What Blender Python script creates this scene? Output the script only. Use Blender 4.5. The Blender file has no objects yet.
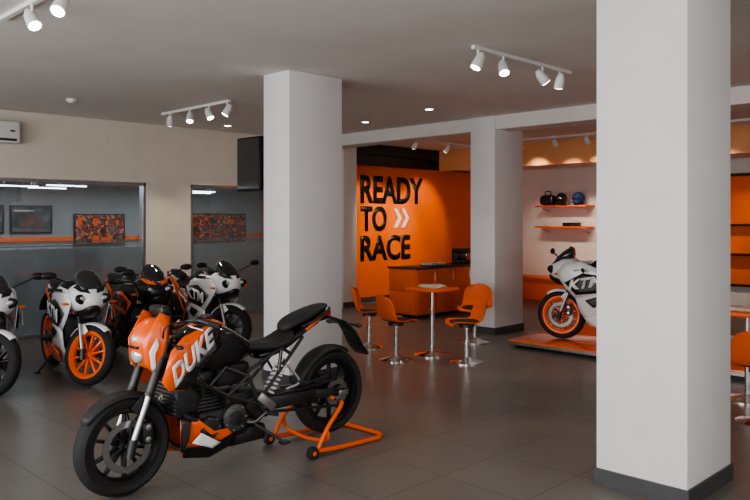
import bpy, bmesh, math, random
from mathutils import Vector, Matrix
random.seed(4)
S=bpy.context.scene
try:
    S.view_settings.view_transform='AgX'
    S.view_settings.look='AgX - Medium High Contrast'
except Exception: pass

# ------------------------------------------------------------ materials
def mat(name,col,rough=.5,metal=0,emit=None,es=1,noise=0,nscale=8,bump=0,coat=0,spec=None):
    m=bpy.data.materials.new(name); m.use_nodes=True
    nt=m.node_tree; b=nt.nodes['Principled BSDF']
    b.inputs['Base Color'].default_value=(*col,1)
    b.inputs['Roughness'].default_value=rough
    b.inputs['Metallic'].default_value=metal
    b.inputs['Coat Weight'].default_value=coat
    if spec is not None: b.inputs['Specular IOR Level'].default_value=spec
    if emit:
        b.inputs['Emission Color'].default_value=(*emit,1); b.inputs['Emission Strength'].default_value=es
    if noise or bump:
        tc=nt.nodes.new('ShaderNodeTexCoord'); n=nt.nodes.new('ShaderNodeTexNoise')
        n.inputs['Scale'].default_value=nscale; n.inputs['Detail'].default_value=5
        nt.links.new(tc.outputs['Object'],n.inputs['Vector'])
        if noise:
            r=nt.nodes.new('ShaderNodeValToRGB')
            r.color_ramp.elements[0].position=.3; r.color_ramp.elements[1].position=.7
            r.color_ramp.elements[0].color=(*[c*(1-noise) for c in col],1)
            r.color_ramp.elements[1].color=(*[min(1,c*(1+noise)) for c in col],1)
            nt.links.new(n.outputs['Fac'],r.inputs['Fac']); nt.links.new(r.outputs['Color'],b.inputs['Base Color'])
        if bump:
            bp=nt.nodes.new('ShaderNodeBump'); bp.inputs['Strength'].default_value=bump; bp.inputs['Distance'].default_value=.01
            nt.links.new(n.outputs['Fac'],bp.inputs['Height']); nt.links.new(bp.outputs['Normal'],b.inputs['Normal'])
    return m
M={}
M['wall']=mat('wall_paint',(.70,.67,.64),.85,noise=.03,nscale=3)
M['beige']=mat('beige_paint',(.70,.64,.57),.85,noise=.03,nscale=3)
M['tan']=mat('tan_fascia_paint',(.60,.30,.14),.8,noise=.03,nscale=3)  # tan puts orange light bounced on the ceiling into the colour
M['col']=mat('column_paint',(.76,.75,.76),.8,noise=.03,nscale=3)
M['ceil']=mat('ceiling_paint',(.74,.71,.685),.9,noise=.03,nscale=2)
M['base']=mat('baseboard_grey',(.07,.07,.075),.4,noise=.1)
M['owall']=mat('orange_wall_paint',(.95,.17,.010),.6,noise=.03,nscale=3)
M['black']=mat('black_satin',(.012,.012,.013),.35)
M['blackg']=mat('black_gloss',(.008,.008,.009),.12,coat=.6)
M['plastic']=mat('black_plastic',(.022,.022,.024),.55,bump=.1,nscale=120)
M['rubber']=mat('tyre_rubber',(.018,.018,.019),.75,bump=.2,nscale=60)
M['seat']=mat('seat_vinyl',(.02,.02,.022),.6,bump=.25,nscale=200)
M['orange']=mat('orange_lacquer',(.95,.13,.006),.25,coat=.5,noise=.02)
M['oplast']=mat('orange_plastic',(.88,.14,.012),.4,noise=.03)
M['white']=mat('white_lacquer',(.82,.82,.84),.25,coat=.4,noise=.02)
M['whitep']=mat('white_plastic',(.78,.78,.77),.45,noise=.02)
M['metal']=mat('brushed_steel',(.55,.55,.56),.3,1,noise=.1,nscale=30)
M['dmetal']=mat('dark_metal',(.07,.07,.073),.4,.8,noise=.2,nscale=20)
M['frame']=mat('frame_paint',(.05,.05,.052),.28,.3,coat=.3,noise=.05)
M['cast']=mat('engine_cover_alloy',(.14,.14,.145),.38,.85,noise=.2,nscale=30)
M['pipe']=mat('exhaust_steel',(.34,.29,.24),.3,1,noise=.2,nscale=12)
M['engine']=mat('engine_casting',(.04,.04,.043),.45,.5,noise=.3,nscale=25,bump=.1)
M['chrome']=mat('chrome',(.8,.8,.8),.08,1,noise=.02)
M['disc']=mat('brake_disc_steel',(.30,.30,.31),.3,.9,noise=.1,nscale=40)
M['lens']=mat('headlight_lens',(.60,.63,.67),.08,.4,coat=1)
M['dglass']=mat('smoked_screen',(.02,.022,.025),.06,coat=1)
M['red']=mat('red_lens',(.5,.01,.01),.2,coat=.5)
M['lamp']=mat('lamp_lens',(1,1,1),.5,emit=(1,.93,.82),es=18)
M['strip']=mat('fluorescent_tube',(1,1,1),.5,emit=(.85,.95,1),es=6)  # glow imitates ceiling lamps reflected in the office glass
M['office']=mat('office_wall',(.34,.34,.34),.8,noise=.05)
M['paper']=mat('magazine_paper',(.6,.55,.5),.6,noise=.3,nscale=9)
M['blue']=mat('blue_fabric',(.03,.06,.18),.8,noise=.2)
M['dorange']=mat('dark_orange_print',(.25,.05,.015),.5,noise=.3,nscale=6)
M['dgrey']=mat('grey_print',(.12,.12,.13),.5,noise=.4,nscale=8)
M['plat']=mat('orange_platform_gloss',(.90,.14,.01),.15,coat=.8,noise=.02)

# tiles
def tilemat():
    m=bpy.data.materials.new('grey_floor_tiles'); m.use_nodes=True; nt=m.node_tree; b=nt.nodes['Principled BSDF']
    tc=nt.nodes.new('ShaderNodeTexCoord'); br=nt.nodes.new('ShaderNodeTexBrick')
    br.offset=0; br.squash=1
    br.inputs['Scale'].default_value=1; br.inputs['Brick Width'].default_value=.6; br.inputs['Row Height'].default_value=.6
    br.inputs['Mortar Size'].default_value=.004; br.inputs['Mortar Smooth'].default_value=.2
    br.inputs['Color1'].default_value=(.185,.174,.160,1); br.inputs['Color2'].default_value=(.205,.192,.177,1)
    br.inputs['Mortar'].default_value=(.085,.079,.072,1)
    nt.links.new(tc.outputs['Object'],br.inputs['Vector'])
    n=nt.nodes.new('ShaderNodeTexNoise'); n.inputs['Scale'].default_value=2.5; n.inputs['Detail'].default_value=8
    nt.links.new(tc.outputs['Object'],n.inputs['Vector'])
    mx=nt.nodes.new('ShaderNodeMixRGB'); mx.blend_type='MULTIPLY'; mx.inputs[0].default_value=.4
    rp=nt.nodes.new('ShaderNodeValToRGB'); rp.color_ramp.elements[0].position=.3; rp.color_ramp.elements[0].color=(.6,.6,.6,1)
    nt.links.new(n.outputs['Fac'],rp.inputs['Fac'])
    nt.links.new(br.outputs['Color'],mx.inputs[1]); nt.links.new(rp.outputs['Color'],mx.inputs[2])
    nt.links.new(mx.outputs[0],b.inputs['Base Color'])
    mr=nt.nodes.new('ShaderNodeMapRange'); mr.inputs['To Min'].default_value=.24; mr.inputs['To Max'].default_value=.42
    nt.links.new(n.outputs['Fac'],mr.inputs['Value']); nt.links.new(mr.outputs['Result'],b.inputs['Roughness'])
    return m
M['floor']=tilemat()
def glassmat(name,diff,fac_t,col):
    m=bpy.data.materials.new(name); m.use_nodes=True; nt=m.node_tree; nt.nodes.clear()
    o=nt.nodes.new('ShaderNodeOutputMaterial'); t=nt.nodes.new('ShaderNodeBsdfTransparent'); t.inputs[0].default_value=(.85,.9,.92,1)
    g=nt.nodes.new('ShaderNodeBsdfGlossy'); g.inputs['Roughness'].default_value=.03
    d=nt.nodes.new('ShaderNodeBsdfDiffuse'); d.inputs[0].default_value=(*col,1)
    a=nt.nodes.new('ShaderNodeMixShader'); a.inputs[0].default_value=diff
    nt.links.new(t.outputs[0],a.inputs[1]); nt.links.new(d.outputs[0],a.inputs[2])
    b=nt.nodes.new('ShaderNodeMixShader'); b.inputs[0].default_value=fac_t
    nt.links.new(a.outputs[0],b.inputs[1]); nt.links.new(g.outputs[0],b.inputs[2]); nt.links.new(b.outputs[0],o.inputs[0])
    return m
M['glass']=glassmat('clear_glass',.03,.10,(.5,.55,.6))
M['frost']=glassmat('frosted_film',.6,.06,(.25,.28,.30))
def patmat():
    m=bpy.data.materials.new('red_pattern_print'); m.use_nodes=True; nt=m.node_tree; b=nt.nodes['Principled BSDF']
    tc=nt.nodes.new('ShaderNodeTexCoord'); v=nt.nodes.new('ShaderNodeTexVoronoi'); v.inputs['Scale'].default_value=34
    r=nt.nodes.new('ShaderNodeValToRGB'); e=r.color_ramp.elements
    e[0].color=(.8,.10,.02,1); e[1].color=(.04,.01,.01,1); e[1].position=.75
    x=e.new(.4); x.color=(.45,.04,.01,1); y=e.new(.2); y.color=(.8,.35,.18,1)
    sp=nt.nodes.new('ShaderNodeSeparateColor')
    nt.links.new(tc.outputs['Object'],v.inputs['Vector']); nt.links.new(v.outputs['Color'],sp.inputs[0]); nt.links.new(sp.outputs[0],r.inputs[0])
    nt.links.new(r.outputs[0],b.inputs['Base Color'])
    return m
M['pattern']=patmat()

# ------------------------------------------------------------ mesh helpers
XF=None
def finish(bm,name,m,parent=None,smooth=True,angle=35):
    me=bpy.data.meshes.new(name)
    bmesh.ops.recalc_face_normals(bm,faces=bm.faces)
    if XF is not None: bm.transform(XF)
    for f in bm.faces: f.smooth=smooth
    if smooth:
        for e in bm.edges:
            if len(e.link_faces)==2 and e.calc_face_angle(0)>math.radians(angle): e.smooth=False
    bm.to_mesh(me); bm.free()
    o=bpy.data.objects.new(name,me); S.collection.objects.link(o)
    me.materials.append(M[m] if isinstance(m,str) else m)
    if parent: o.parent=parent
    return o
def empty(name,loc=(0,0,0),rz=0,rot=None):
    e=bpy.data.objects.new(name,None); S.collection.objects.link(e); e.location=loc
    e.rotation_euler=rot if rot else (0,0,rz); e.empty_display_size=.1
    return e
def box(name,a,b,m,parent=None,bev=0):
    bm=bmesh.new(); bmesh.ops.create_cube(bm,size=1)
    c=[(a[i]+b[i])/2 for i in range(3)]; s=[abs(b[i]-a[i]) for i in range(3)]
    for v in bm.verts: v.co=Vector([v.co[i]*s[i]+c[i] for i in range(3)])
    if bev: bmesh.ops.bevel(bm,geom=bm.edges[:],offset=bev,segments=2,affect='EDGES',profile=.5)
    return finish(bm,name,m,parent)
def cyl(name,p0,p1,r,m,parent=None,r1=None,n=20,bev=0):
    p0=Vector(p0);p1=Vector(p1); d=p1-p0; L=d.length
    bm=bmesh.new(); bmesh.ops.create_cone(bm,cap_ends=True,segments=n,radius1=r,radius2=r if r1 is None else r1,depth=L)
    if bev:
        es=[e for e in bm.edges if abs(e.verts[0].co.z-e.verts[1].co.z)<1e-6]
        bmesh.ops.bevel(bm,geom=es,offset=bev,segments=2,affect='EDGES',profile=.5)
    bm.transform(Matrix.Translation((p0+p1)/2)@d.to_track_quat('Z','Y').to_matrix().to_4x4())
    return finish(bm,name,m,parent)
def beamp(name,p0,p1,w,h,m,parent=None,w1=None,h1=None,bev=.006):
    """box section bar in the XZ-plane; w = lateral, h = in-plane height"""
    p0=Vector(p0);p1=Vector(p1); d=(p1-p0).normalized(); lat=Vector((0,1,0)); up=d.cross(lat).normalized()
    w1=w if w1 is None else w1; h1=h if h1 is None else h1
    bm=bmesh.new(); R=[]
    for p,ww,hh in((p0,w,h),(p1,w1,h1)):
        R.append([bm.verts.new(p+lat*ww/2*a+up*hh/2*b) for a,b in((-1,-1),(1,-1),(1,1),(-1,1))])
    bm.faces.new(R[0]);bm.faces.new(R[1][::-1])
    for i in range(4): bm.faces.new((R[0][i],R[0][(i+1)%4],R[1][(i+1)%4],R[1][i]))
    if bev: bmesh.ops.bevel(bm,geom=bm.edges[:],offset=bev,segments=2,affect='EDGES',profile=.5)
    return finish(bm,name,m,parent)
def lathe(name,prof,c,m,parent=None,axis='Y',n=48,closed=True):
    bm=bmesh.new(); rings=[]
    for i in range(n):
        a=2*math.pi*i/n; ring=[]
        for r,h in prof:
            if axis=='Y': p=(c[0]+r*math.cos(a),c[1]+h,c[2]+r*math.sin(a))
            else: p=(c[0]+r*math.cos(a),c[1]+r*math.sin(a),c[2]+h)
            ring.append(bm.verts.new(p))
        rings.append(ring)
    k=len(prof)
    for i in range(n):
        A=rings[i];B=rings[(i+1)%n]
        for j in range(k if closed else k-1):
            bm.faces.new((A[j],A[(j+1)%k],B[(j+1)%k],B[j]))
    bmesh.ops.remove_doubles(bm,verts=bm.verts,dist=1e-5)
    return finish(bm,name,m,parent)
def loft(name,secs,m,parent=None,n=20,p=2.6,sub=1,ycen=0):
    bm=bmesh.new(); R=[]
    for s,zb,zt,hw in secs:
        ring=[]
        for i in range(n):
            a=2*math.pi*i/n; c=math.cos(a); q=math.sin(a)
            y=hw*math.copysign(abs(c)**(2/p),c); z=(zb+zt)/2+(zt-zb)/2*math.copysign(abs(q)**(2/p),q)
            ring.append(bm.verts.new((s,ycen+y,z)))
        R.append(ring)
    for A,B in zip(R,R[1:]):
        for i in range(n): bm.faces.new((A[i],A[(i+1)%n],B[(i+1)%n],B[i]))
    bm.faces.new(R[0][::-1]); bm.faces.new(R[-1])
    o=finish(bm,name,m,parent,angle=70)
    if sub:
        md=o.modifiers.new('s','SUBSURF'); md.levels=sub; md.render_levels=sub
    return o
def panel(name,pts,m,parent=None,th=.006,bulge=.01,sides=(-1,1)):
    obs=[]
    for sd in sides:
        bm=bmesh.new()
        P=[Vector((s,sd*y,z)) for s,z,y in pts]
        c=sum(P,Vector())/len(P); cc=c+Vector((0,sd*bulge,0))
        outer=[bm.verts.new(p) for p in P]
        mid=[bm.verts.new(p.lerp(cc,.35)+Vector((0,sd*bulge*.55,0))) for p in P]
        cv=bm.verts.new(cc); n=len(P)
        for i in range(n):
            j=(i+1)%n
            bm.faces.new((outer[i],outer[j],mid[j],mid[i])); bm.faces.new((mid[i],mid[j],cv))
        o=finish(bm,name,m,parent,angle=50)
        md=o.modifiers.new('t','SOLIDIFY'); md.thickness=th; md.offset=0
        obs.append(o)
    return obs
def catmull(P,k=8):
    P=[Vector(p) for p in P]; out=[]
    Q=[P[0]*2-P[1]]+P+[P[-1]*2-P[-2]]
    for i in range(1,len(Q)-2):
        for j in range(k):
            t=j/k; a,b,c,d=Q[i-1],Q[i],Q[i+1],Q[i+2]
            out.append(.5*((2*b)+(c-a)*t+(2*a-5*b+4*c-d)*t*t+(3*b-a-3*c+d)*t**3))
    out.append(P[-1]); return out
def tube(name,P,r,m,parent=None,smooth=True,k=8,cyc=False):
    pts=catmull(P,k) if smooth else [Vector(p) for p in P]
    cu=bpy.data.curves.new(name,'CURVE'); cu.dimensions='3D'; cu.bevel_depth=r; cu.bevel_resolution=3; cu.use_fill_caps=True
    sp=cu.splines.new('POLY'); sp.points.add(len(pts)-1)
    for q,p in zip(sp.points,pts): q.co=(*p,1)
    sp.use_cyclic_u=cyc
    o=bpy.data.objects.new(name,cu); S.collection.objects.link(o)
    bpy.context.view_layer.update()
    me=bpy.data.meshes.new_from_object(o.evaluated_get(bpy.context.evaluated_depsgraph_get()))
    bpy.data.objects.remove(o)
    if XF is not None: me.transform(XF)
    for f in me.polygons: f.use_smooth=True
    me.materials.clear(); me.materials.append(M[m])
    o=bpy.data.objects.new(name,me); S.collection.objects.link(o)
    if parent: o.parent=parent
    return o
def text(name,body,o,U,V,m,parent=None,depth=.004,bold=.02):
    cu=bpy.data.curves.new(name,'FONT'); cu.body=body; cu.offset=bold; cu.size=1
    ob=bpy.data.objects.new(name,cu); S.collection.objects.link(ob); bpy.context.view_layer.update()
    me=bpy.data.meshes.new_from_object(ob.evaluated_get(bpy.context.evaluated_depsgraph_get()))
    bpy.data.objects.remove(ob)
    xs=[v.co.x for v in me.vertices]; ys=[v.co.y for v in me.vertices]
    x0,x1,y0,y1=min(xs),max(xs),min(ys),max(ys)
    o=Vector(o);U=Vector(U);V=Vector(V)
    for v in me.vertices: v.co=o+U*((v.co.x-x0)/(x1-x0))+V*((v.co.y-y0)/(y1-y0))
    if XF is not None: me.transform(XF)
    me.materials.clear(); me.materials.append(M[m])
    ob=bpy.data.objects.new(name,me); S.collection.objects.link(ob)
    md=ob.modifiers.new('t','SOLIDIFY'); md.thickness=depth; md.offset=0
    if parent: ob.parent=parent
    return ob
def ellipsoid(name,c,r,m,parent=None,rot=None):
    bm=bmesh.new(); bmesh.ops.create_uvsphere(bm,u_segments=24,v_segments=14,radius=1)
    mt=Matrix.Translation(c)@(rot.to_4x4() if rot else Matrix.Identity(4))@Matrix.Diagonal((*r,1))
    bm.transform(mt); return finish(bm,name,m,parent)
def fender(name,c,R,a0,a1,w,m,parent=None,drop=.03,n=16,taper=.7):
    bm=bmesh.new(); rows=[]
    for i in range(n+1):
        t=i/n; a=math.radians(a0+(a1-a0)*t); ww=w*(taper+(1-taper)*math.sin(math.pi*t)); row=[]
        for u in(-1,-.8,-.4,0,.4,.8,1):
            r=R-drop*abs(u)**2.5
            row.append(bm.verts.new((c[0]+r*math.cos(a),u*ww/2,c[2]+r*math.sin(a))))
        rows.append(row)
    for A,B in zip(rows,rows[1:]):
        for j in range(6): bm.faces.new((A[j],A[j+1],B[j+1],B[j]))
    o=finish(bm,name,m,parent,angle=80); md=o.modifiers.new('t','SOLIDIFY'); md.thickness=.006
    return o

# ------------------------------------------------------------ motorcycles
def wheel(pre,c,R,w,rim,parent,disc_r=.15,sides=(-1,),spk=10,stripe=False):
    Rr=R-.072; h=w/2
    lathe(pre+'_tyre',[(Rr,-h*.72),(Rr+.03,-h*.98),(R-.035,-h),(R-.014,-h*.72),(R-.003,-h*.36),(R,0),(R-.003,h*.36),(R-.014,h*.72),(R-.035,h),(Rr+.03,h*.98),(Rr,h*.72)],c,'rubber',parent)
    lathe(pre+'_rim',[(Rr+.006,-h*.78),(Rr-.018,-h*.76),(Rr-.036,-h*.3),(Rr-.036,h*.3),(Rr-.018,h*.76),(Rr+.006,h*.78)],c,rim,parent)
    for i in range(spk):
        base=2*math.pi*(i//2)/(spk/2); da=(.11 if i%2 else -.11)
        a0=base+da*2.2; a1=base+da*2.6
        r0=.035; r1=Rr-.02
        p0=Vector((c[0]+r0*math.cos(a0),c[1],c[2]+r0*math.sin(a0))); p1=Vector((c[0]+r1*math.cos(a1),c[1],c[2]+r1*math.sin(a1)))
        beamp(pre+'_spoke_%d'%i,p0,p1,.045,.024,rim,parent,w1=.03,h1=.016,bev=.005)
    cyl(pre+'_hub',(c[0],c[1]-h*.9,c[2]),(c[0],c[1]+h*.9,c[2]),.042,rim,parent,bev=.006)
    for s in sides:
        y=s*(h*.9)
        lathe(pre+'_brake_disc',[(disc_r*.74,y-.003),(disc_r,y-.003),(disc_r,y+.003),(disc_r*.74,y+.003)],c,'disc',parent)
        for i in range(6):
            a=i*math.pi/3
            cyl(pre+'_disc_arm_%d'%i,(c[0]+.03*math.cos(a),c[1]+y,c[2]+.03*math.sin(a)),(c[0]+disc_r*.76*math.cos(a+.35),c[1]+y,c[2]+disc_r*.76*math.sin(a+.35)),.007,'dmetal',parent,n=8)
    cyl(pre+'_axle',(c[0],c[1]-h-.045,c[2]),(c[0],c[1]+h+.045,c[2]),.014,'metal',parent,n=12)
def helix(name,p0,p1,r,turns,wr,m,parent):
    p0=Vector(p0);p1=Vector(p1); d=p1-p0; q=d.to_track_quat('Z','Y'); P=[]
    N=int(turns*14)
    for i in range(N+1):
        t=i/N; a=2*math.pi*turns*t
        P.append(p0+q@Vector((r*math.cos(a),r*math.sin(a),d.length*t)))
    return tube(name,P,wr,m,parent,smooth=False)

def engine(parent,s0,z0,k=1):
    P=lambda s,y,z:(s0+s*k,y,z0+z*k)
    box('crankcase',P(.05,-.12,.02),P(.42,.12,.22),'engine',parent,bev=.03)
    box('gearbox',P(.26,-.10,.10),P(.50,.10,.30),'engine',parent,bev=.03)
    for sd in(-1,1):
        cyl('clutch_cover',P(.30,sd*.10,.15),P(.30,sd*.150,.15),.090,'cast',parent,bev=.012,n=28)
        cyl('alternator_cover',P(.12,sd*.10,.12),P(.12,sd*.145,.12),.072,'engine',parent,bev=.012,n=28)
        lathe('cover_ring',[(.050,-.003),(.056,-.003),(.056,.003),(.050,.003)],P(.12,sd*.147,.12),'cast',parent,n=28)
        cyl('cover_boss',P(.30,sd*.148,.15),P(.30,sd*.165,.15),.045,'engine',parent,bev=.004,n=24)
        cyl('sprocket_cover',P(.45,sd*.09,.20),P(.45,sd*.128,.20),.055,'engine',parent,bev=.01,n=24)
        for i in range(7):
            a=i*2*math.pi/7
            cyl('cover_bolt_%d'%i,P(.30+.076*math.cos(a),sd*.145,.15+.076*math.sin(a)),P(.30+.076*math.cos(a),sd*.156,.15+.076*math.sin(a)),.006,'metal',parent,n=8)
            cyl('case_bolt_%d'%i,P(.12+.062*math.cos(a),sd*.14,.12+.062*math.sin(a)),P(.12+.062*math.cos(a),sd*.150,.12+.062*math.sin(a)),.005,'metal',parent,n=8)
        cyl('head_bolt',P(.07,sd*.09,.42),P(.07,sd*.108,.42),.03,'cast',parent,bev=.004)
    for i in range(7):
        z=.22+i*.022
        box('cylinder_fin_%d'%i,P(.06-.012*i,-.085,z),P(.24-.012*i,.085,z+.009),'cast',parent,bev=.002)
    box('cylinder_barrel',P(.05,-.07,.18),P(.20,.07,.40),'engine',parent,bev=.01)
    box('cylinder_head',P(-.03,-.095,.37),P(.18,.095,.47),'dmetal',parent,bev=.02)

def front_end(parent,top,rim,steer,R=.293,rake_top=(.24,.85),fend='plastic',w=.11,legcol='metal',upcol='dmetal',bars='high'):
    global XF
    sx,sz=rake_top; ax=Vector((sx,0,sz-R)).normalized()
    XF=Matrix.Translation((sx,0,sz))@Matrix.Rotation(steer,4,ax)@Matrix.Translation((-sx,0,-sz))
    wheel('front_wheel',(0,0,R),R,w,rim,parent,disc_r=.15,sides=(-1,))
    for y in(-.1,.1):
        p0=Vector((-.012,y,R-.02)); p1=Vector((sx-.012,y,sz+.05)); m=p0.lerp(p1,.5)
        cyl('fork_leg',p0,m,.019,legcol,parent,n=20)
        cyl('fork_tube',m,p1,.027,upcol,parent,n=20)
        cyl('fork_seal',m-(p1-p0).normalized()*.012,m+(p1-p0).normalized()*.012,.031,'black',parent,n=20)
        cyl('fork_foot',p0+Vector((0,0,-.03)),p0+Vector((.02,0,.07)),.027,'dmetal',parent,n=16)
        cyl('fork_cap',p1,p1+(p1-p0).normalized()*.02,.022,'orange',parent,n=18,bev=.003)
        tube('brake_hose',[(sx-.01,y*.9,sz),(sx-.09,y*.95,sz-.2),(.08,y*.95,R+.18),(.09,y*.8,R+.08)],.005,'black',parent)
    box('brake_caliper',(.07,-.10,R+.0),(.14,-.05,R+.13),'dmetal',parent,bev=.015)
    for q in(.03,.10): cyl('caliper_piston',(.105,-.104,R+q),(.105,-.095,R+q),.018,'metal',parent,n=16,bev=.002)
    for z in(sz-.05,sz+.06):
        beamp('triple_clamp',(sx-.03+(z-sz)*.4,-0,z),(sx+.05+(z-sz)*.4,0,z),.26,.03,'dmetal',parent)
    fender('front_fender',(0,0,R),R+.022,30,145 if bars=='high' else 125,.13,fend,parent)
    for y in(-.075,.075):
        beamp('fender_stay',(.03,y,R+.20),(.10,y,R+.27),.012,.06,fend,parent)
    XF_keep=XF
    if bars=='high':
        tube('handlebar',[(sx+.16,-.37,sz+.13),(sx+.09,-.22,sz+.16),(sx+.045,-.10,sz+.11),(sx+.04,0,sz+.10),(sx+.045,.10,sz+.11),(sx+.09,.22,sz+.16),(sx+.16,.37,sz+.13)],.012,'dmetal',parent)
        for y in(-1,1):
            cyl('grip',(sx+.115,y*.25,sz+.155),(sx+.165,y*.38,sz+.13),.018,'rubber',parent,n=16,bev=.003)
            tube('lever',[(sx+.09,y*.22,sz+.155),(sx+.02,y*.27,sz+.14),(sx+.05,y*.38,sz+.12)],.006,'metal',parent)
            cyl('switch_pod',(sx+.095,y*.205,sz+.16),(sx+.11,y*.245,sz+.157),.024,'plastic',parent,n=14,bev=.004)
            tube('control_cable',[(sx+.08,y*.2,sz+.15),(sx-.06,y*.16,sz+.13),(sx-.02,y*.08,sz-.02),(sx+.08,y*.07,sz-.10)],.005,'black',parent)
        cyl('brake_reservoir',(sx+.06,.2,sz+.17),(sx+.06,.2,sz+.21),.022,'black',parent,n=16,bev=.004)
    else:
        for y in(-1,1):
            cyl('clip_on_bar',(sx+.01,y*.1,sz+.03),(sx+.10,y*.33,sz+.01),.012,'dmetal',parent,n=12)
            cyl('grip',(sx+.06,y*.22,sz+.02),(sx+.105,y*.34,sz+.008),.018,'rubber',parent,n=16,bev=.003)
            tube('lever',[(sx+.05,y*.2,sz+.02),(sx-.03,y*.25,sz+.01),(sx+.01,y*.35,sz)],.006,'metal',parent)
    return XF_keep

def naked_motorcycle(loc,rz):
    global XF
    E=empty('naked_motorcycle',loc,rz)
    K=front_end(E,None,'black',0.03,legcol='metal',upcol='dmetal')
    keep=XF
    XF=keep@Matrix.Translation((.055,0,.035))
    loft('headlight_mask',[(.0,.80,.88,.035),(.03,.72,.94,.075),(.09,.665,.985,.10),(.16,.69,.99,.095),(.21,.75,.95,.06)],'orange',E,p=2.3,sub=2)
    ellipsoid('headlight_lens_lower',(.035,0,.770),(.035,.058,.050),'lens',E)
    ellipsoid('headlight_lens_upper',(.030,0,.865),(.035,.045,.034),'lens',E)
    box('headlight_divider',(-.004,-.05,.812),(.04,.05,.828),'black',E,bev=.004)
    panel('mask_wing',[(.03,.73,.085),(.02,.86,.085),(.12,1.02,.095),(.19,.99,.10),(.15,.84,.125),(.11,.62,.105)],'orange',E,bulge=.012)
    panel('mask_decal',[(.055,.70,.118),(.045,.80,.112),(.085,.88,.122),(.10,.85,.128),(.07,.78,.128),(.08,.68,.12)],'white',E,bulge=.004,th=.004)
    panel('mask_black_edge',[(.105,.63,.122),(.145,.80,.130),(.185,.97,.112),(.205,.95,.108),(.175,.80,.120),(.14,.66,.115)],'black',E,bulge=.003,th=.004)
    box('instrument_panel',(.15,-.075,.99),(.21,.075,1.05),'black',E,bev=.012)
    for y in(-1,1):
        cyl('indicator_stem',(.19,y*.1,.83),(.19,y*.19,.82),.009,'plastic',E,n=10)
        ellipsoid('front_indicator',(.185,y*.21,.82),(.020,.032,.013),'plastic',E)
    XF=None
    # tank and shrouds
    loft('fuel_tank',[(.32,.70,.88,.05),(.40,.66,.945,.105),(.54,.64,.975,.135),(.68,.66,.925,.125),(.80,.69,.845,.09),(.90,.71,.78,.05)],'blackg',E,sub=2)
    loft('tank_cover',[(.40,.86,.93,.03),(.46,.86,.975,.05),(.56,.87,.99,.055),(.66,.86,.95,.045),(.72,.86,.90,.02)],'orange',E,sub=2)
    cyl('fuel_cap',(.56,0,.98),(.56,0,1.0),.04,'dmetal',E,bev=.004)
    # shroud: sharp wedge, orange lower, black upper rear
    panel('tank_shroud',[(.155,.655,.165),(.215,.83,.165),(.30,.905,.158),(.47,.955,.145),(.53,.93,.148),(.45,.745,.17),(.30,.585,.165),(.20,.60,.16)],'orange',E,bulge=.010)
    panel('shroud_black_inlay',[(.225,.605,.186),(.30,.595,.186),(.46,.745,.184),(.56,.83,.172),(.54,.945,.160),(.46,.915,.168),(.40,.79,.186)],'blackg',E,bulge=.003,th=.004)
    text('tank_lettering','DUKE',(.225,-.199,.618),(.275,.018,.220),(-.02,0,.125),'white',E,bold=.04)
    text('tank_lettering_far','DUKE',(.50,.199,.84),(-.26,0,-.215),(-.02,0,.12),'white',E,bold=.04)
    panel('tank_side_panel',[(.50,.93,.140),(.66,.89,.135),(.80,.78,.11),(.70,.69,.125),(.50,.67,.140),(.46,.74,.155)],'black',E,bulge=.008)
    panel('radiator_shroud',[(.24,.60,.14),(.36,.60,.14),(.44,.52,.13),(.40,.42,.125),(.30,.44,.13)],'plastic',E)
    box('radiator',(.27,-.13,.42),(.31,.13,.66),'dmetal',E,bev=.006)
    for i in range(9): box('radiator_fin_%d'%i,(.262,-.12,.44+i*.024),(.27,.12,.448+i*.024),'metal',E)
    tube('coolant_hose',[(.31,-.10,.60),(.40,-.13,.62),(.46,-.12,.56),(.44,-.09,.50)],.014,'rubber',E)
    tube('coolant_hose_lower',[(.31,-.10,.45),(.37,-.14,.40),(.44,-.13,.38)],.012,'rubber',E)
    tube('clutch_cable',[(.30,-.06,.86),(.44,-.15,.62),(.60,-.16,.50),(.66,-.15,.44)],.005,'black',E)
    # frame
    for y in(-1,1):
        Q=[((.27,.06,.84),(.78,.14,.60)),((.28,.06,.70),(.62,.145,.50)),((.78,.14,.60),(.90,.13,.36)),((.38,.08,.66),(.50,.1,.73)),((.50,.12,.57),(.62,.13,.68)),((.62,.145,.50),(.78,.14,.60)),((.62,.145,.50),(.88,.135,.40)),
           ((.78,.12,.62),(1.42,.075,.88)),((.92,.12,.46),(1.28,.08,.79)),((1.05,.1,.57),(1.08,.1,.74)),((1.16,.09,.69),(1.08,.1,.74))]
        for a,b in Q: cyl('frame_tube',(a[0],y*a[1],a[2]),(b[0],y*b[1],b[2]),.012,'frame',E,n=12)
    box('swingarm_pivot',(.84,-.12,.30),(.97,.12,.47),'dmetal',E,bev=.02)
    cyl('pivot_bolt',(.92,-.14,.385),(.92,.14,.385),.02,'metal',E,n=16,bev=.003)
    engine(E,.38,.20)
    box('airbox',(.58,-.085,.54),(.84,.085,.68),'plastic',E,bev=.03)
    # belly pan
    panel('belly_pan',[(.30,.40,.12),(.40,.40,.145),(.52,.30,.15),(.70,.30,.14),(.68,.20,.12),(.52,.13,.07),(.33,.17,.08)],'orange',E,bulge=.015)
    panel('belly_pan_stripe',[(.36,.26,.158),(.42,.31,.160),(.50,.26,.164),(.56,.225,.162),(.50,.20,.158)],'white',E,bulge=.003,th=.003)
    panel('belly_pan_lower',[(.31,.24,.135),(.50,.21,.150),(.69,.27,.148),(.68,.19,.13),(.52,.125,.09),(.33,.165,.10)],'black',E,bulge=.006,th=.004)
    panel('belly_pan_side',[(.30,.41,.13),(.36,.40,.15),(.34,.28,.155),(.30,.2,.13)],'black',E,bulge=.004,th=.004)
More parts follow.
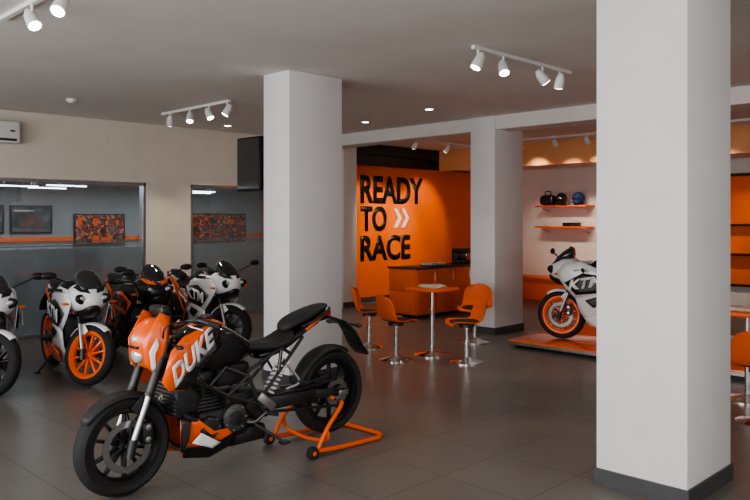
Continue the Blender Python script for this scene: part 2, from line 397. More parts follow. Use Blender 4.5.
    box('exhaust_box',(.66,-.10,.15),(.96,.10,.26),'dmetal',E,bev=.03)
    tube('exhaust_header',[(.36,.04,.60),(.27,.05,.50),(.28,.05,.30),(.40,.04,.18),(.66,.04,.20)],.02,'pipe',E)
    cyl('exhaust_tip',(.92,.10,.20),(1.06,.13,.24),.03,'black',E,n=18)
    # seat and tail
    loft('rider_seat',[(.78,.745,.81,.05),(.86,.735,.80,.09),(.98,.725,.78,.125),(1.10,.735,.79,.14),(1.17,.765,.835,.12),(1.21,.80,.865,.08)],'seat',E,sub=2)
    loft('pillion_seat',[(1.14,.82,.875,.05),(1.20,.845,.925,.09),(1.34,.885,.965,.10),(1.48,.94,.998,.08),(1.56,.972,1.0,.04)],'seat',E,sub=2)
    loft('tail_cowl',[(.90,.66,.73,.09),(1.08,.685,.755,.115),(1.25,.77,.855,.10),(1.42,.86,.93,.08),(1.56,.94,.975,.035)],'blackg',E,sub=2)
    panel('tail_decal',[(1.28,.84,.102),(1.45,.925,.085),(1.50,.930,.075),(1.32,.83,.100)],'orange',E,bulge=.003,th=.004)
    for y in(-1,1): tube('grab_handle',[(1.25,y*.105,.865),(1.34,y*.135,.90),(1.48,y*.12,.96),(1.55,y*.05,.968)],.009,'dmetal',E)
    box('tail_light',(1.53,-.045,.905),(1.575,.045,.945),'red',E,bev=.008)
    ft=[(1.44,0,.88),(1.58,0,.895),(1.72,0,.845),(1.80,0,.76),(1.86,0,.66),(1.93,0,.585)]
    for i in range(5): beamp('tail_fender_%d'%i,ft[i],ft[i+1],[.09,.07,.10,.15,.16][i],.016,'black',E,w1=[.07,.10,.15,.16,.14][i],h1=.016,bev=.004)
    for y in(-1,1):
        cyl('rear_indicator_stem',(1.74,y*.05,.83),(1.74,y*.14,.83),.009,'plastic',E,n=10); ellipsoid('rear_indicator',(1.74,y*.16,.83),(.02,.035,.016),'plastic',E)
    # rear end
    c=(1.585,0,.357); wheel('rear_wheel',c,.305,.15,'black',E,disc_r=.12,sides=(1,))
    for y in(-1,1):
        beamp('swingarm',(.90,y*.10,.385),(1.36,y*.115,.385),.045,.09,'dmetal',E,h1=.07)
        beamp('swingarm_end',(1.35,y*.115,.385),(1.66,y*.115,.355),.04,.065,'dmetal',E,h1=.05)
        for q in range(5): cyl('swingarm_rib_%d'%q,(1.0+q*.08,y*.121,.352),(1.04+q*.08,y*.121,.418),.006,'frame',E,n=8)
        cyl('swingarm_spool',(1.50,y*.13,.34),(1.50,y*.155,.34),.014,'orange',E,n=12)
        box('axle_adjuster',(1.57,y*.115-.026,.335),(1.66,y*.115+.026,.375),'metal',E,bev=.005)
    beamp('swingarm_brace',(1.0,0,.40),(1.2,0,.40),.22,.05,'dmetal',E)
    lathe('rear_sprocket',[(.06,-.096),(.10,-.096),(.10,-.090),(.06,-.090)],c,'metal',E)
    beamp('chain_upper',(.88,-.093,.415),(1.585,-.093,.455),.014,.018,'dmetal',E,bev=0); beamp('chain_lower',(.88,-.093,.335),(1.585,-.093,.262),.014,.018,'dmetal',E,bev=0)
    beamp('chain_guard',(1.02,-.10,.45),(1.50,-.10,.485),.03,.02,'plastic',E)
    fender('rear_hugger',c,.335,60,165,.16,'plastic',E)
    cyl('shock_body',(.96,-.06,.40),(1.12,-.06,.66),.018,'metal',E,n=14)
    helix('shock_spring',(.985,-.07,.44),(1.10,-.07,.625),.036,7,.008,'white',E)
    for y in(-1,1):
        beamp('footpeg_plate',(.86,y*.15,.46),(.98,y*.15,.36),.012,.06,'metal',E)
        cyl('footpeg',(.90,y*.15,.345),(.93,y*.25,.345),.013,'rubber',E,n=12)
        tube('passenger_peg_bracket',[(1.12,y*.11,.62),(1.20,y*.14,.50),(1.10,y*.12,.46)],.010,'metal',E)
        cyl('passenger_peg',(1.20,y*.14,.50),(1.22,y*.22,.50),.012,'rubber',E,n=12)
    tube('gear_lever',[(.90,-.17,.35),(.80,-.18,.31),(.74,-.18,.32)],.006,'metal',E)
    cyl('side_stand',(.84,-.12,.28),(.98,-.24,.16),.010,'dmetal',E,n=12)
    box('side_stand_foot',(.96,-.27,.145),(1.02,-.22,.16),'dmetal',E)
    return E

def sport_motorcycle(loc,rz,steer=.45,lean=.0,body='white',accent='black',rim='orange',tank='black',trim='orange',scale=1):
    global XF
    E=empty('sport_motorcycle',loc,rot=(lean,0,rz)); E.scale=(scale,)*3
    R=.295; RT=(.25,.84)
    front_end(E,None,rim,steer,R=R,rake_top=RT,fend='black' if body=='black' else body,legcol='metal',upcol='dmetal',bars='low')
    XF=None
    # nose fairing
    loft('nose_fairing',[(-.15,.80,.85,.03),(-.11,.745,.92,.11),(-.02,.71,.985,.175),(.10,.69,1.0,.205),(.24,.69,.97,.205)],body,E,p=2.2,sub=2)
    loft('nose_air_scoop',[(-.152,.755,.79,.03),(-.115,.69,.79,.075),(.03,.63,.77,.11),(.18,.64,.78,.12)],'black',E,sub=1)
    panel('nose_stripe',[(-.12,.90,.028),(-.06,.955,.05),(.02,.985,.10),(.02,.955,.150),(-.07,.915,.110)],'orange' if body=='black' else 'black',E,bulge=.012,th=.004)
    for y in(-1,1):
        q=Matrix.Rotation(y*.55,3,'Z')@Matrix.Rotation(.15,3,'Y')@Matrix.Rotation(y*.25,3,'X')
        ellipsoid('headlight',(-.095,y*.088,.848),(.034,.054,.026),'lens',E,rot=q)
        ellipsoid('headlight_surround',(-.080,y*.092,.842),(.036,.088,.050),'black',E,rot=q)
        cyl('mirror_stalk',(.02,y*.15,.98),(.00,y*.33,1.06),.008,'black',E,n=10)
        ellipsoid('mirror',(.005,y*.37,1.075),(.02,.07,.035),'black',E)
        ellipsoid('front_indicator',(.0,y*.225,.80),(.02,.035,.013),'oplast',E)
    loft('windscreen',[(-.09,.89,.93,.07),(-.02,.92,1.03,.115),(.08,.93,1.10,.13),(.17,.95,1.14,.10)],'dglass',E,p=2.2,sub=2)
    # side fairing
    panel('upper_fairing',[(-.02,.80,.180),(.08,.93,.185),(.30,.95,.20),(.52,.86,.215),(.66,.74,.20),(.52,.60,.22),(.22,.52,.20),(.10,.64,.19)],body,E,bulge=.02)
    panel('fairing_graphic',[(.10,.70,.222),(.32,.82,.245),(.64,.78,.235),(.52,.60,.245),(.24,.56,.236)],accent,E,bulge=.006,th=.004)
    panel('lower_fairing',[(.22,.53,.20),(.50,.62,.215),(.62,.50,.20),(.60,.33,.19),(.80,.20,.15),(.55,.12,.07),(.36,.20,.10),(.27,.36,.17)],body,E,bulge=.02)
    panel('lower_fairing_graphic',[(.32,.30,.205),(.54,.36,.222),(.60,.30,.215),(.78,.205,.172),(.55,.15,.14),(.40,.20,.17)],trim,E,bulge=.006,th=.004)
    panel('lower_fairing_vent',[(.34,.50,.222),(.48,.55,.232),(.54,.47,.228),(.44,.42,.228)],'black',E,bulge=.003,th=.004)
    lc='black' if accent in('orange','white') else 'white'
    for y in(-1,1):
        if y<0: text('fairing_lettering','KTM',(.15,-.264,.610),(.38,-.004,.07),(.04,0,.13),lc,E,bold=.04)
        else: text('fairing_lettering_far','KTM',(.53,.264,.670),(-.38,0,-.06),(.0,0,.13),lc,E,bold=.04)
    loft('belly',[(.34,.17,.40,.08),(.5,.13,.4,.10),(.7,.16,.35,.10),(.82,.2,.3,.08)],'black',E,sub=1)
    box('radiator',(.30,-.15,.38),(.34,.15,.66),'dmetal',E,bev=.006)
    engine(E,.36,.22,.9)
    loft('fuel_tank',[(.34,.76,.90,.08),(.42,.72,.98,.15),(.55,.70,1.01,.17),(.70,.70,.95,.15),(.82,.70,.84,.09)],tank,E,sub=2)
    loft('rider_seat',[(.76,.73,.79,.08),(.88,.72,.78,.13),(1.02,.73,.80,.14),(1.10,.78,.86,.12)],'seat',E,sub=2)
    loft('pillion_seat',[(1.06,.82,.88,.07),(1.18,.86,.935,.09),(1.36,.92,.965,.06)],'seat',E,sub=2)
    loft('tail_cowl',[(.80,.64,.74,.10),(1.0,.68,.79,.13),(1.2,.77,.88,.11),(1.42,.88,.94,.04)],body,E,sub=2)
    panel('tail_graphic',[(.95,.70,.135),(1.22,.82,.115),(1.36,.90,.07),(1.15,.86,.115),(.95,.77,.138)],'orange',E,bulge=.004,th=.004)
    box('tail_light',(1.40,-.04,.88),(1.44,.04,.92),'red',E,bev=.008)
    ft=[(1.30,0,.84),(1.45,0,.80),(1.58,0,.68),(1.66,0,.58)]
    for i in range(3): beamp('tail_fender_%d'%i,ft[i],ft[i+1],[.08,.12,.17][i],.02,'black',E,w1=[.12,.17,.17][i],bev=.004)
    for y in(-1,1):
        for a,b in [((.28,.06,.80),(.76,.13,.56)),((.76,.13,.56),(.86,.12,.34)),((.78,.12,.60),(1.30,.07,.84)),((.86,.12,.46),(1.16,.08,.76))]:
            cyl('frame_tube',(a[0],y*a[1],a[2]),(b[0],y*b[1],b[2]),.013,'orange',E,n=12)
        beamp('swingarm',(.82,y*.10,.36),(1.42,y*.115,.30),.045,.09,'dmetal',E,h1=.05)
        cyl('footpeg',(.86,y*.14,.36),(.89,y*.23,.36),.012,'rubber',E,n=12)
    box('swingarm_pivot',(.78,-.12,.28),(.90,.12,.45),'dmetal',E,bev=.02)
    c=(1.36,0,.303); wheel('rear_wheel',c,.303,.15,rim,E,disc_r=.12,sides=(1,))
    fender('rear_hugger',c,.33,60,165,.15,'plastic',E)
    cyl('shock_body',(.90,0,.38),(1.0,0,.66),.018,'metal',E,n=12)
    cyl('side_stand',(.80,.12,.26),(.92,.26,.008),.010,'dmetal',E,n=12)
    box('side_stand_foot',(.89,.24,.0),(.96,.29,.012),'dmetal',E)
    return E

naked_motorcycle((2.03,4.10,0),0)
# paddock stand
PS=empty('paddock_stand',(2.03,4.06,0))
for y in(-1,1):
    yy=y*.24
    tube('side_rail',[(1.22,yy,.05),(1.45,yy,.03),(1.80,yy,.018),(1.86,yy*.92,.018)],.017,'orange',PS)
    tube('upright',[(1.24,yy,.05),(1.33,yy,.18),(1.46,yy*.92,.29),(1.50,yy*.84,.325)],.015,'orange',PS)
    cyl('stand_wheel',(1.20,yy-.022,.042),(1.20,yy+.022,.042),.042,'rubber',PS,n=24,bev=.008)
    cyl('stand_wheel_hub',(1.20,yy-.026,.042),(1.20,yy+.026,.042),.016,'orange',PS,n=16)
    box('hook',(1.475,yy*.76-.012,.30),(1.525,yy*.76+.012,.330),'black',PS,bev=.006)
    cyl('hook_pin',(1.50,yy*.72,.318),(1.50,yy*.88,.318),.012,'orange',PS,n=12)
tube('rear_crossbar',[(1.86,-.222,.018),(1.90,-.16,.018),(1.90,.16,.018),(1.86,.222,.018)],.017,'orange',PS)
tube('front_crossbar',[(1.33,-.24,.18),(1.34,-.22,.10),(1.34,0,.07),(1.34,.22,.10),(1.33,.24,.18)],.013,'orange',PS)

# parked sport bikes (nose towards the shop front)
rz=math.radians(82)
sport_motorcycle((3.15,7.05,0),rz,steer=.55)
sport_motorcycle((2.34,7.20,0),rz,steer=.55,body='white',accent='black',tank='black',rim='black',trim='black')
sport_motorcycle((4.05,7.45,0),rz+.03,steer=.55,body='black',accent='orange',trim='black')
sport_motorcycle((5.08,7.55,0),rz+.12,steer=.55,rim='black')
# display bike
sport_motorcycle((8.34,5.0,.102),math.radians(-76),steer=.0,trim='white',scale=1.04)

# ------------------------------------------------------------ room
CZ=3.05
box('floor',(-3,-4,-.1),(13.6,14.2,0),'floor')
box('ceiling',(-3,-4,CZ),(13.6,10.6,CZ+.1),'ceil')
box('trim_beam',(8.53,-4,2.86),(8.9,10.4,CZ+.02),'ceil')
# back wall with office glazing
box('wall_back_upper',(-3,10.4,2.16),(13.6,10.55,CZ),'beige')
box('wall_back_pier',(5.52,10.4,0),(6.28,10.55,2.16),'beige')
box('wall_back_right',(7.95,10.4,0),(9.6,10.55,2.16),'beige')
box('wall_back_left',(-3,10.4,0),(.8,10.55,2.16),'beige')
box('wall_orange',(9.5,10.38,0),(13.5,10.55,2.72),'owall')
box('wall_back_return',(9.2,10.0,0),(9.52,10.55,CZ),'wall')
box('trim_black_header',(9.53,10.25,2.66),(13.5,10.40,2.86),'black')
box('ceiling_black_soffit',(9.53,10.1,2.86),(13.5,10.4,CZ),'black')
box('baseboard_back',(9.53,10.36,0),(13.5,10.38,.1),'base')
box('baseboard_pier',(5.52,10.38,0),(6.28,10.40,.1),'base')
box('baseboard_return',(9.18,9.98,0),(9.54,10.0,.1),'base')
for i,(a,b) in enumerate([(.8,5.52),(6.28,7.95)]):
    W=empty('window_%d'%(i+1))
    box('glass_pane',(a+.04,10.46,.04),(b-.04,10.475,2.12),'glass',W)
    box('frosted_film',(a+.04,10.45,.04),(b-.04,10.455,1.20),'frost',W)
    for k in range(3): box('film_line_%d'%k,(a+.04,10.447,1.23+.035*k),(b-.04,10.455,1.245+.035*k-.003*k),'frost',W)
    box('frame_left',(a,10.41,0),(a+.04,10.54,2.16),'metal',W); box('frame_right',(b-.04,10.41,0),(b,10.54,2.16),'metal',W)
    box('frame_top',(a,10.41,2.12),(b,10.54,2.16),'metal',W); box('frame_bottom',(a,10.41,0),(b,10.54,.04),'metal',W)
    if i==0: box('mullion',(3.1,10.44,0),(3.13,10.5,2.16),'metal',W)
# office
box('wall_office_back',(-1,13.8,0),(13.5,13.95,2.3),'office')
box('wall_office_left',(-1.1,10.55,0),(-1,13.9,2.3),'office')
box('wall_office_right',(10.6,10.55,0),(10.7,13.8,2.3),'office')
box('ceiling_office',(-1,10.55,2.27),(13.5,13.9,2.35),'ceil')
box('trim_office_stripe',(-1,13.78,1.20),(10.6,13.8,1.29),'owall')
FL=empty('fluorescent_ceiling_lamp')  # bars and hangers added to imitate lamp reflections in the glass
for i,(x,y) in enumerate([(3.9,11.9),(4.5,12.3),(4.4,11.3),(7.1,11.9),(7.4,12.5),(2.6,12.5)]):
    box('tube_%d'%i,(x,y,2.11),(x+.6,y+.04,2.13),'strip',FL)
    for q in(.1,.5): cyl('hanger',(x+q,y+.02,2.13),(x+q,y+.02,2.27),.006,'metal',FL,n=8)
M['photo']=mat('photo_print',(.10,.10,.105),.3,noise=.9,nscale=6)
def picture(name,x0,x1,z0,z1,m):
    e=empty(name,((x0+x1)/2,13.79,(z0+z1)/2)); w=(x1-x0)/2; h=(z1-z0)/2
    box('frame',(-w,-.03,-h),(w,.005,h),'black',e,bev=.004)
    box('print',(-w+.03,-.034,-h+.03),(w-.03,-.03,h-.03),m,e)
    if m=='photo':   # racing poster: bike silhouette, title bar
        box('title_bar',(-w+.06,-.037,h-.11),(w*.1,-.034,h-.08),'paper',e)
        box('track_band',(-w+.03,-.037,-h+.03),(w-.03,-.034,-h+.10),'dgrey',e)
        for q in(-1,1): lathe('printed_wheel',[(.03,-.002),(.05,-.002),(.05,.0),(.03,.0)],(q*.10,-.038,-h+.15),'dorange',e,n=24)
        beamp('printed_body',(-.12,-.036,-.03),(.10,-.036,.03),.003,.06,'dorange',e,bev=0)
    else:            # collage of small prints
        k=0
        for a in range(6):
            for b in range(3):
                xx=-w+.05+a*(2*w-.10)/6; zz=-h+.05+b*(2*h-.10)/3; k+=1
                box('collage_photo_%d'%k,(xx+.01,-.038,zz+.01),(xx+(2*w-.10)/6*random.uniform(.4,.9),-.034,zz+(2*h-.10)/3*random.uniform(.4,.9)),random.choice(['photo','dorange','dorange','dgrey','black','pattern','oplast']),e)
    return e
picture('framed_poster',4.72,5.45,1.36,1.86,'photo'); picture('framed_poster',3.95,4.62,1.36,1.86,'photo')
picture('framed_wall_print',5.85,6.85,1.12,1.72,'pattern'); picture('framed_wall_print',8.3,9.7,1.12,1.74,'pattern')
OD=empty('office_desk',(5.2,12.4,0))
box('top',(-.8,-.35,.70),(.8,.35,.74),'oplast',OD); box('side_left',(-.8,-.33,0),(-.76,.33,.70),'plastic',OD); box('side_right',(.76,-.33,0),(.8,.33,.70),'plastic',OD)
OC=empty('office_chair',(5.0,11.5,0))
box('seat',(-.24,-.24,.42),(.24,.24,.5),'blue',OC,bev=.03); box('backrest',(-.22,-.28,.55),(.22,-.22,1.1),'blue',OC,bev=.03)
cyl('post',(0,0,.04),(0,0,.42),.03,'dmetal',OC); cyl('back_stem',(0,-.24,.45),(0,-.25,.6),.02,'dmetal',OC)
for i in range(5):
    a=i*2*math.pi/5; cyl('foot_%d'%i,(0,0,.07),(.28*math.cos(a),.28*math.sin(a),.03),.02,'dmetal',OC)

# right display wall
box('wall_right',(13.5,-4,0),(13.65,10.55,CZ),'wall')
box('trim_fascia',(12.0,-4,2.62),(12.12,10.1,CZ),'tan')  # added band, painted with the orange bounce of the ceiling
box('ceiling_display_soffit',(12.12,-4,2.66),(13.5,10.1,2.72),'ceil')  # added soffit behind the bounce-tinted band
box('baseboard_right',(13.48,-4,0),(13.5,10.36,.1),'base')
# back of the room behind the camera
box('wall_front_sill',(-3.15,-4,0),(-3,10.55,.35),'wall'); box('wall_front_lintel',(-3.15,-4,2.75),(-3,10.55,CZ),'wall')
for i in range(8):
    y=-4+i*2.05; box('wall_front_mullion_%d'%i,(-3.12,y,.35),(-3.03,y+.08,2.75),'base')
box('wall_side',(-3.15,-4.15,0),(13.65,-4,CZ),'wall')

# columns
def column(x0,y0,x1,y1):
    C=empty('square_column',(x0,y0,0))
    box('shaft',(0,0,0),(x1-x0,y1-y0,CZ),'col',C,bev=.004)
    t=.012
    box('plinth',(-t,-t,0),(x1-x0+t,y1-y0+t,.10),'base',C)
column(4.15,1.70,4.80,2.25)
column(4.50,5.67,5.19,6.08)
column(8.50,6.15,9.19,6.57)

# wall lettering
text('wall_lettering','READY',(9.98,10.372,1.93),(1.82,0,0),(0,0,.54),'black',bold=.030,depth=.01)
text('wall_lettering','TO',(9.98,10.372,1.38),(.72,0,0),(0,0,.49),'black',bold=.030,depth=.01)
text('wall_lettering','RACE',(9.98,10.372,.80),(1.42,0,0),(0,0,.50),'black',bold=.030,depth=.01)
def chevrons():
    bm=bmesh.new()
    for x in(10.90,11.12):
        P=[(0,.38),(.10,.38),(.23,.19),(.10,0),(0,0),(.13,.19)]
        v=[bm.verts.new((x+a,10.372,1.45+b)) for a,b in P]; v2=[bm.verts.new((x+a,10.360,1.45+b)) for a,b in P]
        bm.faces.new(v2);bm.faces.new(v[::-1])
        for i in range(6): bm.faces.new((v[i],v[(i+1)%6],v2[(i+1)%6],v2[i]))
    return finish(bm,'wall_chevron_sign','white',smooth=False)
chevrons()

# platform
PF=empty('display_platform',(7.82,1.4,0))
box('deck',(0,0,.05),(2.3,4.05,.10),'plat',PF,bev=.006); box('plinth',(.06,.06,0),(2.24,3.99,.05),'black',PF)
box('edge_strip',(-.01,0,.045),(.0,4.05,.08),'metal',PF)

# shelves
def shelf_unit(y0,y1,zs=(1.44,1.86)):
    E=empty('wall_shelf',(13.495,y0,0)); L=y1-y0
    for i,z in enumerate(zs):
        box('board_%d'%i,(-.36,0,z),(0,L,z+.035),'oplast',E,bev=.004)
        for y in(.12,L-.12): beamp('bracket',(-.30,y,z-.01),(0,y,z-.10),.02,.02,'metal',E,bev=0)
    return E
shelf_unit(7.35,8.5)
# orange display panel further along the wall
OP=empty('display_panel',(13.49,2.6,0))
box('board',(-.06,0,.5),(0,2.6,2.35),'owall',OP,bev=.004); box('frame_top',(-.08,-.03,2.35),(0,2.63,2.40),'black',OP); box('frame_bottom',(-.08,-.03,.46),(0,2.63,.50),'black',OP)
for i in range(2): box('panel_ledge_%d'%i,(-.30,.2,1.0+.5*i),(-.06,2.4,1.03+.5*i),'black',OP,bev=.003)
def helmet(loc,m,rz=0):
    E=empty('motorcycle_helmet',loc,rz)
    ellipsoid('shell',(0,0,.13),(.15,.12,.13),m,E)
    ellipsoid('visor',(-.035,0,.125),(.125,.112,.055),'dglass',E)
    ellipsoid('chin_bar',(-.10,0,.055),(.06,.085,.045),m,E)
    lathe('neck_roll',[(.07,0),(.10,0),(.105,.03),(.08,.04)],(.02,0,0),'black',E,axis='Z',n=24)
helmet((13.3,7.6,1.897),'blue'); helmet((13.3,7.98,1.897),'blackg',.4)
def duffel(loc,m):
    E=empty('gear_bag',loc)
    loft('body',[(-.16,.02,.18,.08),(-.13,.0,.22,.10),(.13,.0,.22,.10),(.16,.02,.18,.08)],m,E,sub=2).rotation_euler=(0,0,math.pi/2)
    tube('handle',[(0,-.07,.20),(0,-.05,.28),(0,.05,.28),(0,.07,.20)],.01,'black',E)
duffel((13.3,8.29,1.897),'black')
E=empty('folded_jacket_stack',(13.3,7.75,1.477))
for i in range(3): box('jacket_%d'%i,(-.14,-.13,i*.035),(.14,.13,i*.035+.034),['black','plastic','whitep'][i],E,bev=.012)
PB=empty('display_bench',(12.86,5.2,0))
box('top',(0,0,.40),(.6,4.2,.45),'oplast',PB,bev=.005); box('front',(.05,.05,0),(.08,4.15,.40),'oplast',PB)
box('end_a',(.05,.05,0),(.58,.09,.40),'oplast',PB); box('end_b',(.05,4.11,0),(.58,4.15,.40),'oplast',PB)

# counter
CT=empty('reception_counter',(8.95,8.0,0))
box('body',(0,0,.06),(1.9,.62,.80),'oplast',CT,bev=.004)
box('kick',(.04,.04,0),(1.86,.58,.06),'black',CT)
box('worktop',(-.02,-.02,.80),(1.92,.64,.825),'dmetal',CT,bev=.005)
for i in range(4):
    x=.03+i*.465
    box('door_%d'%i,(x,-.016,.09),(x+.455,0,.78),'oplast',CT,bev=.004)
    cyl('handle_%d'%i,(x+.38,-.035,.60),(x+.38,-.035,.74),.006,'chrome',CT,n=10)
for i in range(2):
    box('side_drawer_%d'%i,(-.016,.03,.09+i*.35),(0,.59,.42+i*.35),'oplast',CT,bev=.004)
CM=empty('coffee_machine',(10.6,8.35,.827))
box('body',(-.14,-.12,0),(.14,.16,.06),'dmetal',CM,bev=.01); box('back',(-.14,.04,.05),(.14,.16,.22),'dmetal',CM,bev=.01); box('head',(-.14,-.12,.18),(.14,.16,.26),'black',CM,bev=.015)
cyl('spout',(0,-.06,.14),(0,-.06,.19),.015,'chrome',CM)
BK=empty('brochure_tray',(9.6,8.2,.827)); box('tray',(-.2,-.13,0),(.2,.13,.02),'dmetal',BK,bev=.004)
for i in range(3): box('brochure_%d'%i,(-.18+.12*i,-.11,.02),(-.07+.12*i,.11,.05),'paper',BK)

# table and chairs
def table(x,y,w=.46,rz=0):
    E=empty('cafe_table',(x,y,0),rz)
    box('top',(-w/2,-w/2,.765),(w/2,w/2,.80),'oplast',E,bev=.006)
    cyl('post',(0,0,.02),(0,0,.765),.028,'chrome',E)
    lathe('foot',[(0,0),(.22,0),(.22,.012),(.10,.03),(.03,.05),(0,.05)],(0,0,0),'chrome',E,axis='Z',n=40,closed=False)
    return E
table(6.74,5.78,.46,.0)
MG=empty('magazine_stack',(6.74,5.78,.802))
for i in range(4): 
    o=box('magazine_%d'%i,(-.10,-.14,i*.008),(.10,.14,i*.008+.007),'paper',MG)
    o.rotation_euler=(0,0,.3*i)
def chair(x,y,rz):
    """faces local -x"""
    E=empty('tub_chair',(x,y,0),rz)
    prof=[(-.205,.415,.15),(-.19,.440,.185),(-.10,.438,.205),(.03,.432,.21),(.12,.445,.21),(.17,.50,.21),(.195,.58,.205),(.212,.66,.195),(.224,.715,.175),(.230,.745,.140),(.232,.755,.10)]
    bm=bmesh.new(); rows=[]
    for i,(px,pz,hw) in enumerate(prof):
        t=max(0,min(1,(i-2)/4)); row=[]
        for j in range(13):
            u=-1+2*j/12
            side=abs(u)**2.5
            z=pz+(1-t)*side*(.035 if i>0 else .005)
            if i>=8: z-=.02*side
            xx=px-t*side*.06
            row.append(bm.verts.new((xx,u*hw,z)))
        rows.append(row)
    for A,B in zip(rows,rows[1:]):
        for j in range(12): bm.faces.new((A[j],A[j+1],B[j+1],B[j]))
    o=finish(bm,'shell','oplast',E,angle=80)
    md=o.modifiers.new('t','SOLIDIFY'); md.thickness=.014; md=o.modifiers.new('s','SUBSURF'); md.levels=1; md.render_levels=2
    loft('cushion',[(-.185,.445,.462,.12),(-.15,.44,.475,.16),(.0,.435,.478,.175),(.10,.445,.478,.16),(.13,.455,.47,.11)],'seat',E,sub=2)
    cyl('seat_plate',(0,0,.40),(0,0,.43),.09,'dmetal',E)
    cyl('gas_lift',(0,0,.22),(0,0,.41),.018,'chrome',E); cyl('column',(0,0,.03),(0,0,.25),.028,'chrome',E)
    lathe('foot',[(0,0),(.19,0),(.19,.012),(.10,.03),(.03,.06),(0,.06)],(0,0,0),'chrome',E,axis='Z',n=40,closed=False)
    return E
chair(6.20,5.86,math.radians(165))
chair(6.66,5.20,math.radians(-35))
chair(6.58,6.68,math.radians(130))
chair(7.83,5.98,math.radians(20))
table(7.05,2.35,.6); chair(6.30,2.0,math.radians(190)); chair(7.0,1.5,math.radians(-80)); chair(7.1,3.15,math.radians(80))
MG2=empty('magazine_stack',(7.0,2.4,.802))
for i in range(3): box('magazine_%d'%i,(-.10,-.14,i*.008),(.10,.14,i*.008+.007),'paper',MG2)

# TV on an arm fixed to the back of the column
TV=empty('wall_television',(4.90,6.85,2.22))
box('housing',(-.04,-.22,-.30),(.04,.22,.30),'black',TV,bev=.01); box('screen',(-.045,-.20,-.27),(-.038,.20,.28),'blackg',TV)
cyl('mount_arm',(.06,-.77,.05),(.06,0,.05),.02,'black',TV); box('mount_plate',(.02,-.77,-.06),(.12,-.75,.16),'black',TV)

# air conditioner
AC=empty('air_conditioner',(3.18,10.4,2.60))
box('body',(-.45,-.20,0),(.45,0,.29),'whitep',AC,bev=.03); box('vent',(-.40,-.205,.03),(.40,-.19,.06),'dmetal',AC); box('display',(.32,-.203,.15),(.38,-.199,.17),'black',AC)

# track lights
def spot_head(E,p,aim):
    p=Vector(p); a=Vector(aim).normalized()
    cyl('stem',(p.x,p.y,p.z),(p.x,p.y,p.z-.07),.010,'whitep',E,n=10)
    c=p+Vector((0,0,-.10))
    cyl('lamp_body',c-a*.05,c+a*.055,.040,'whitep',E,r1=.048,n=24,bev=.004)
    cyl('lamp_back',c-a*.085,c-a*.048,.022,'whitep',E,r1=.038,n=24)
    cyl('lamp_glass',c+a*.053,c+a*.0585,.040,'lamp',E,n=24)
    return c+a*.085
def lamp(loc,aim,power,size=1.0,blend=.6,col=(1,.86,.68)):
    l=bpy.data.lights.new('track_spot','SPOT'); l.energy=power; l.spot_size=size; l.spot_blend=blend; l.color=col; l.shadow_soft_size=.05
    o=bpy.data.objects.new('spotlight_beam',l); S.collection.objects.link(o); o.location=loc
    o.rotation_euler=Vector(aim).to_track_quat('-Z','Y').to_euler(); return o
def track(axis,fixed,a,b,z,heads,aim,power):
    E=empty('track_light')
    if axis=='Y': box('rail',(fixed-.018,a,z-.03),(fixed+.018,b,z),'whitep',E)
    else: box('rail',(a,fixed-.018,z-.03),(b,fixed+.018,z),'whitep',E)
    for k,h in enumerate(heads):
        p=(fixed,h,z-.03) if axis=='Y' else (h,fixed,z-.03)
        am=aim[k%len(aim)]
        q=spot_head(E,p,am)
        if power: lamp(q,am,power,1.0)
track('Y',1.88,4.4,5.7,CZ,[4.62,5.08],[(-.5,-.4,-.8),(.1,-.6,-.8)],30)
track('Y',5.12,7.6,9.2,CZ,[7.65,8.05,8.5,9.0],[(-.5,.3,-1),(.1,-.5,-.9),(-.3,-.4,-1),(.3,.6,-1)],45)
track('X',3.8,4.95,6.5,CZ,[5.02,5.38,6.0,6.3],[(-.5,.2,-1),(-.3,-.4,-.8),(.5,-.3,-.7),(.3,.4,-1)],40)
track('Y',11.3,5.6,7.8,CZ,[5.8,6.3,6.9,7.6],[(.9,.0,-.8),(.9,.1,-.7),(.9,.1,-.8),(.9,.1,-.7)],80)
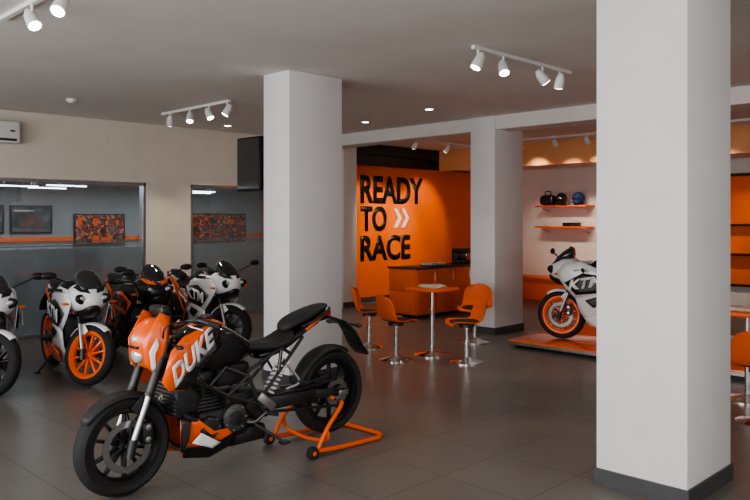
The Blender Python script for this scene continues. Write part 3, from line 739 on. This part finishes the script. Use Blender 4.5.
track('Y',11.3,2.4,4.6,CZ,[2.7,3.5,4.3],[(.9,.0,-.8),(.9,.1,-.7)],40)
track('X',8.9,9.6,12.6,CZ,[9.9,10.8,11.7,12.4],[(.2,.9,-.9),(0,.9,-1.0),(0,.9,-.8),(0,.9,-.8)],100)
# recessed downlights
for x,y in((6.5,9.7),(7.7,7.9),(7.4,6.4),(9.6,8.6),(9.9,4.3),(7.2,9.6)):
    E=empty('recessed_downlight',(x,y,CZ))
    lathe('ring',[(.05,-.006),(.075,-.006),(.075,0),(.05,0)],(0,0,0),'whitep',E,axis='Z',n=28)
    cyl('lens',(0,0,-.004),(0,0,-.001),.05,'lamp',E,n=24)
    lamp((x,y,CZ-.03),(0,0,-1),30,1.5)
SD=empty('smoke_detector',(3.75,8.9,CZ)); cyl('base',(0,0,-.03),(0,0,0),.06,'whitep',SD,bev=.005); cyl('cap',(0,0,-.045),(0,0,-.03),.035,'whitep',SD,bev=.004)

# soft area lights; the first is light from the shop windows
def area(loc,rot,sx,sy,p,col):
    l=bpy.data.lights.new('daylight','AREA'); l.shape='RECTANGLE'; l.size=sx; l.size_y=sy; l.energy=p; l.color=col
    o=bpy.data.objects.new('window_daylight',l); S.collection.objects.link(o); o.location=loc; o.rotation_euler=rot; return o
area((-2.95,2.5,1.6),(0,math.radians(-90),0),2.2,11,420,(1,.985,.965))
area((3,-3.95,1.6),(math.radians(90),0,0),8,2.0,70,(1,.98,.95))  # added fill light, the side wall here has no window
# area light under the office ceiling
area((5.5,12.4,2.2),(0,0,0),7,1.2,80,(.88,.95,1))

w=bpy.data.worlds.new('sky'); S.world=w; w.use_nodes=True
w.node_tree.nodes['Background'].inputs[0].default_value=(.8,.88,1,1); w.node_tree.nodes['Background'].inputs[1].default_value=.6

cam=bpy.data.cameras.new('camera'); co=bpy.data.objects.new('camera',cam); S.collection.objects.link(co)
co.location=(0,0,1.6); co.rotation_euler=(math.radians(90),0,math.radians(-45))
cam.sensor_width=36; cam.lens=35.8; cam.shift_y=-30/750
S.camera=co
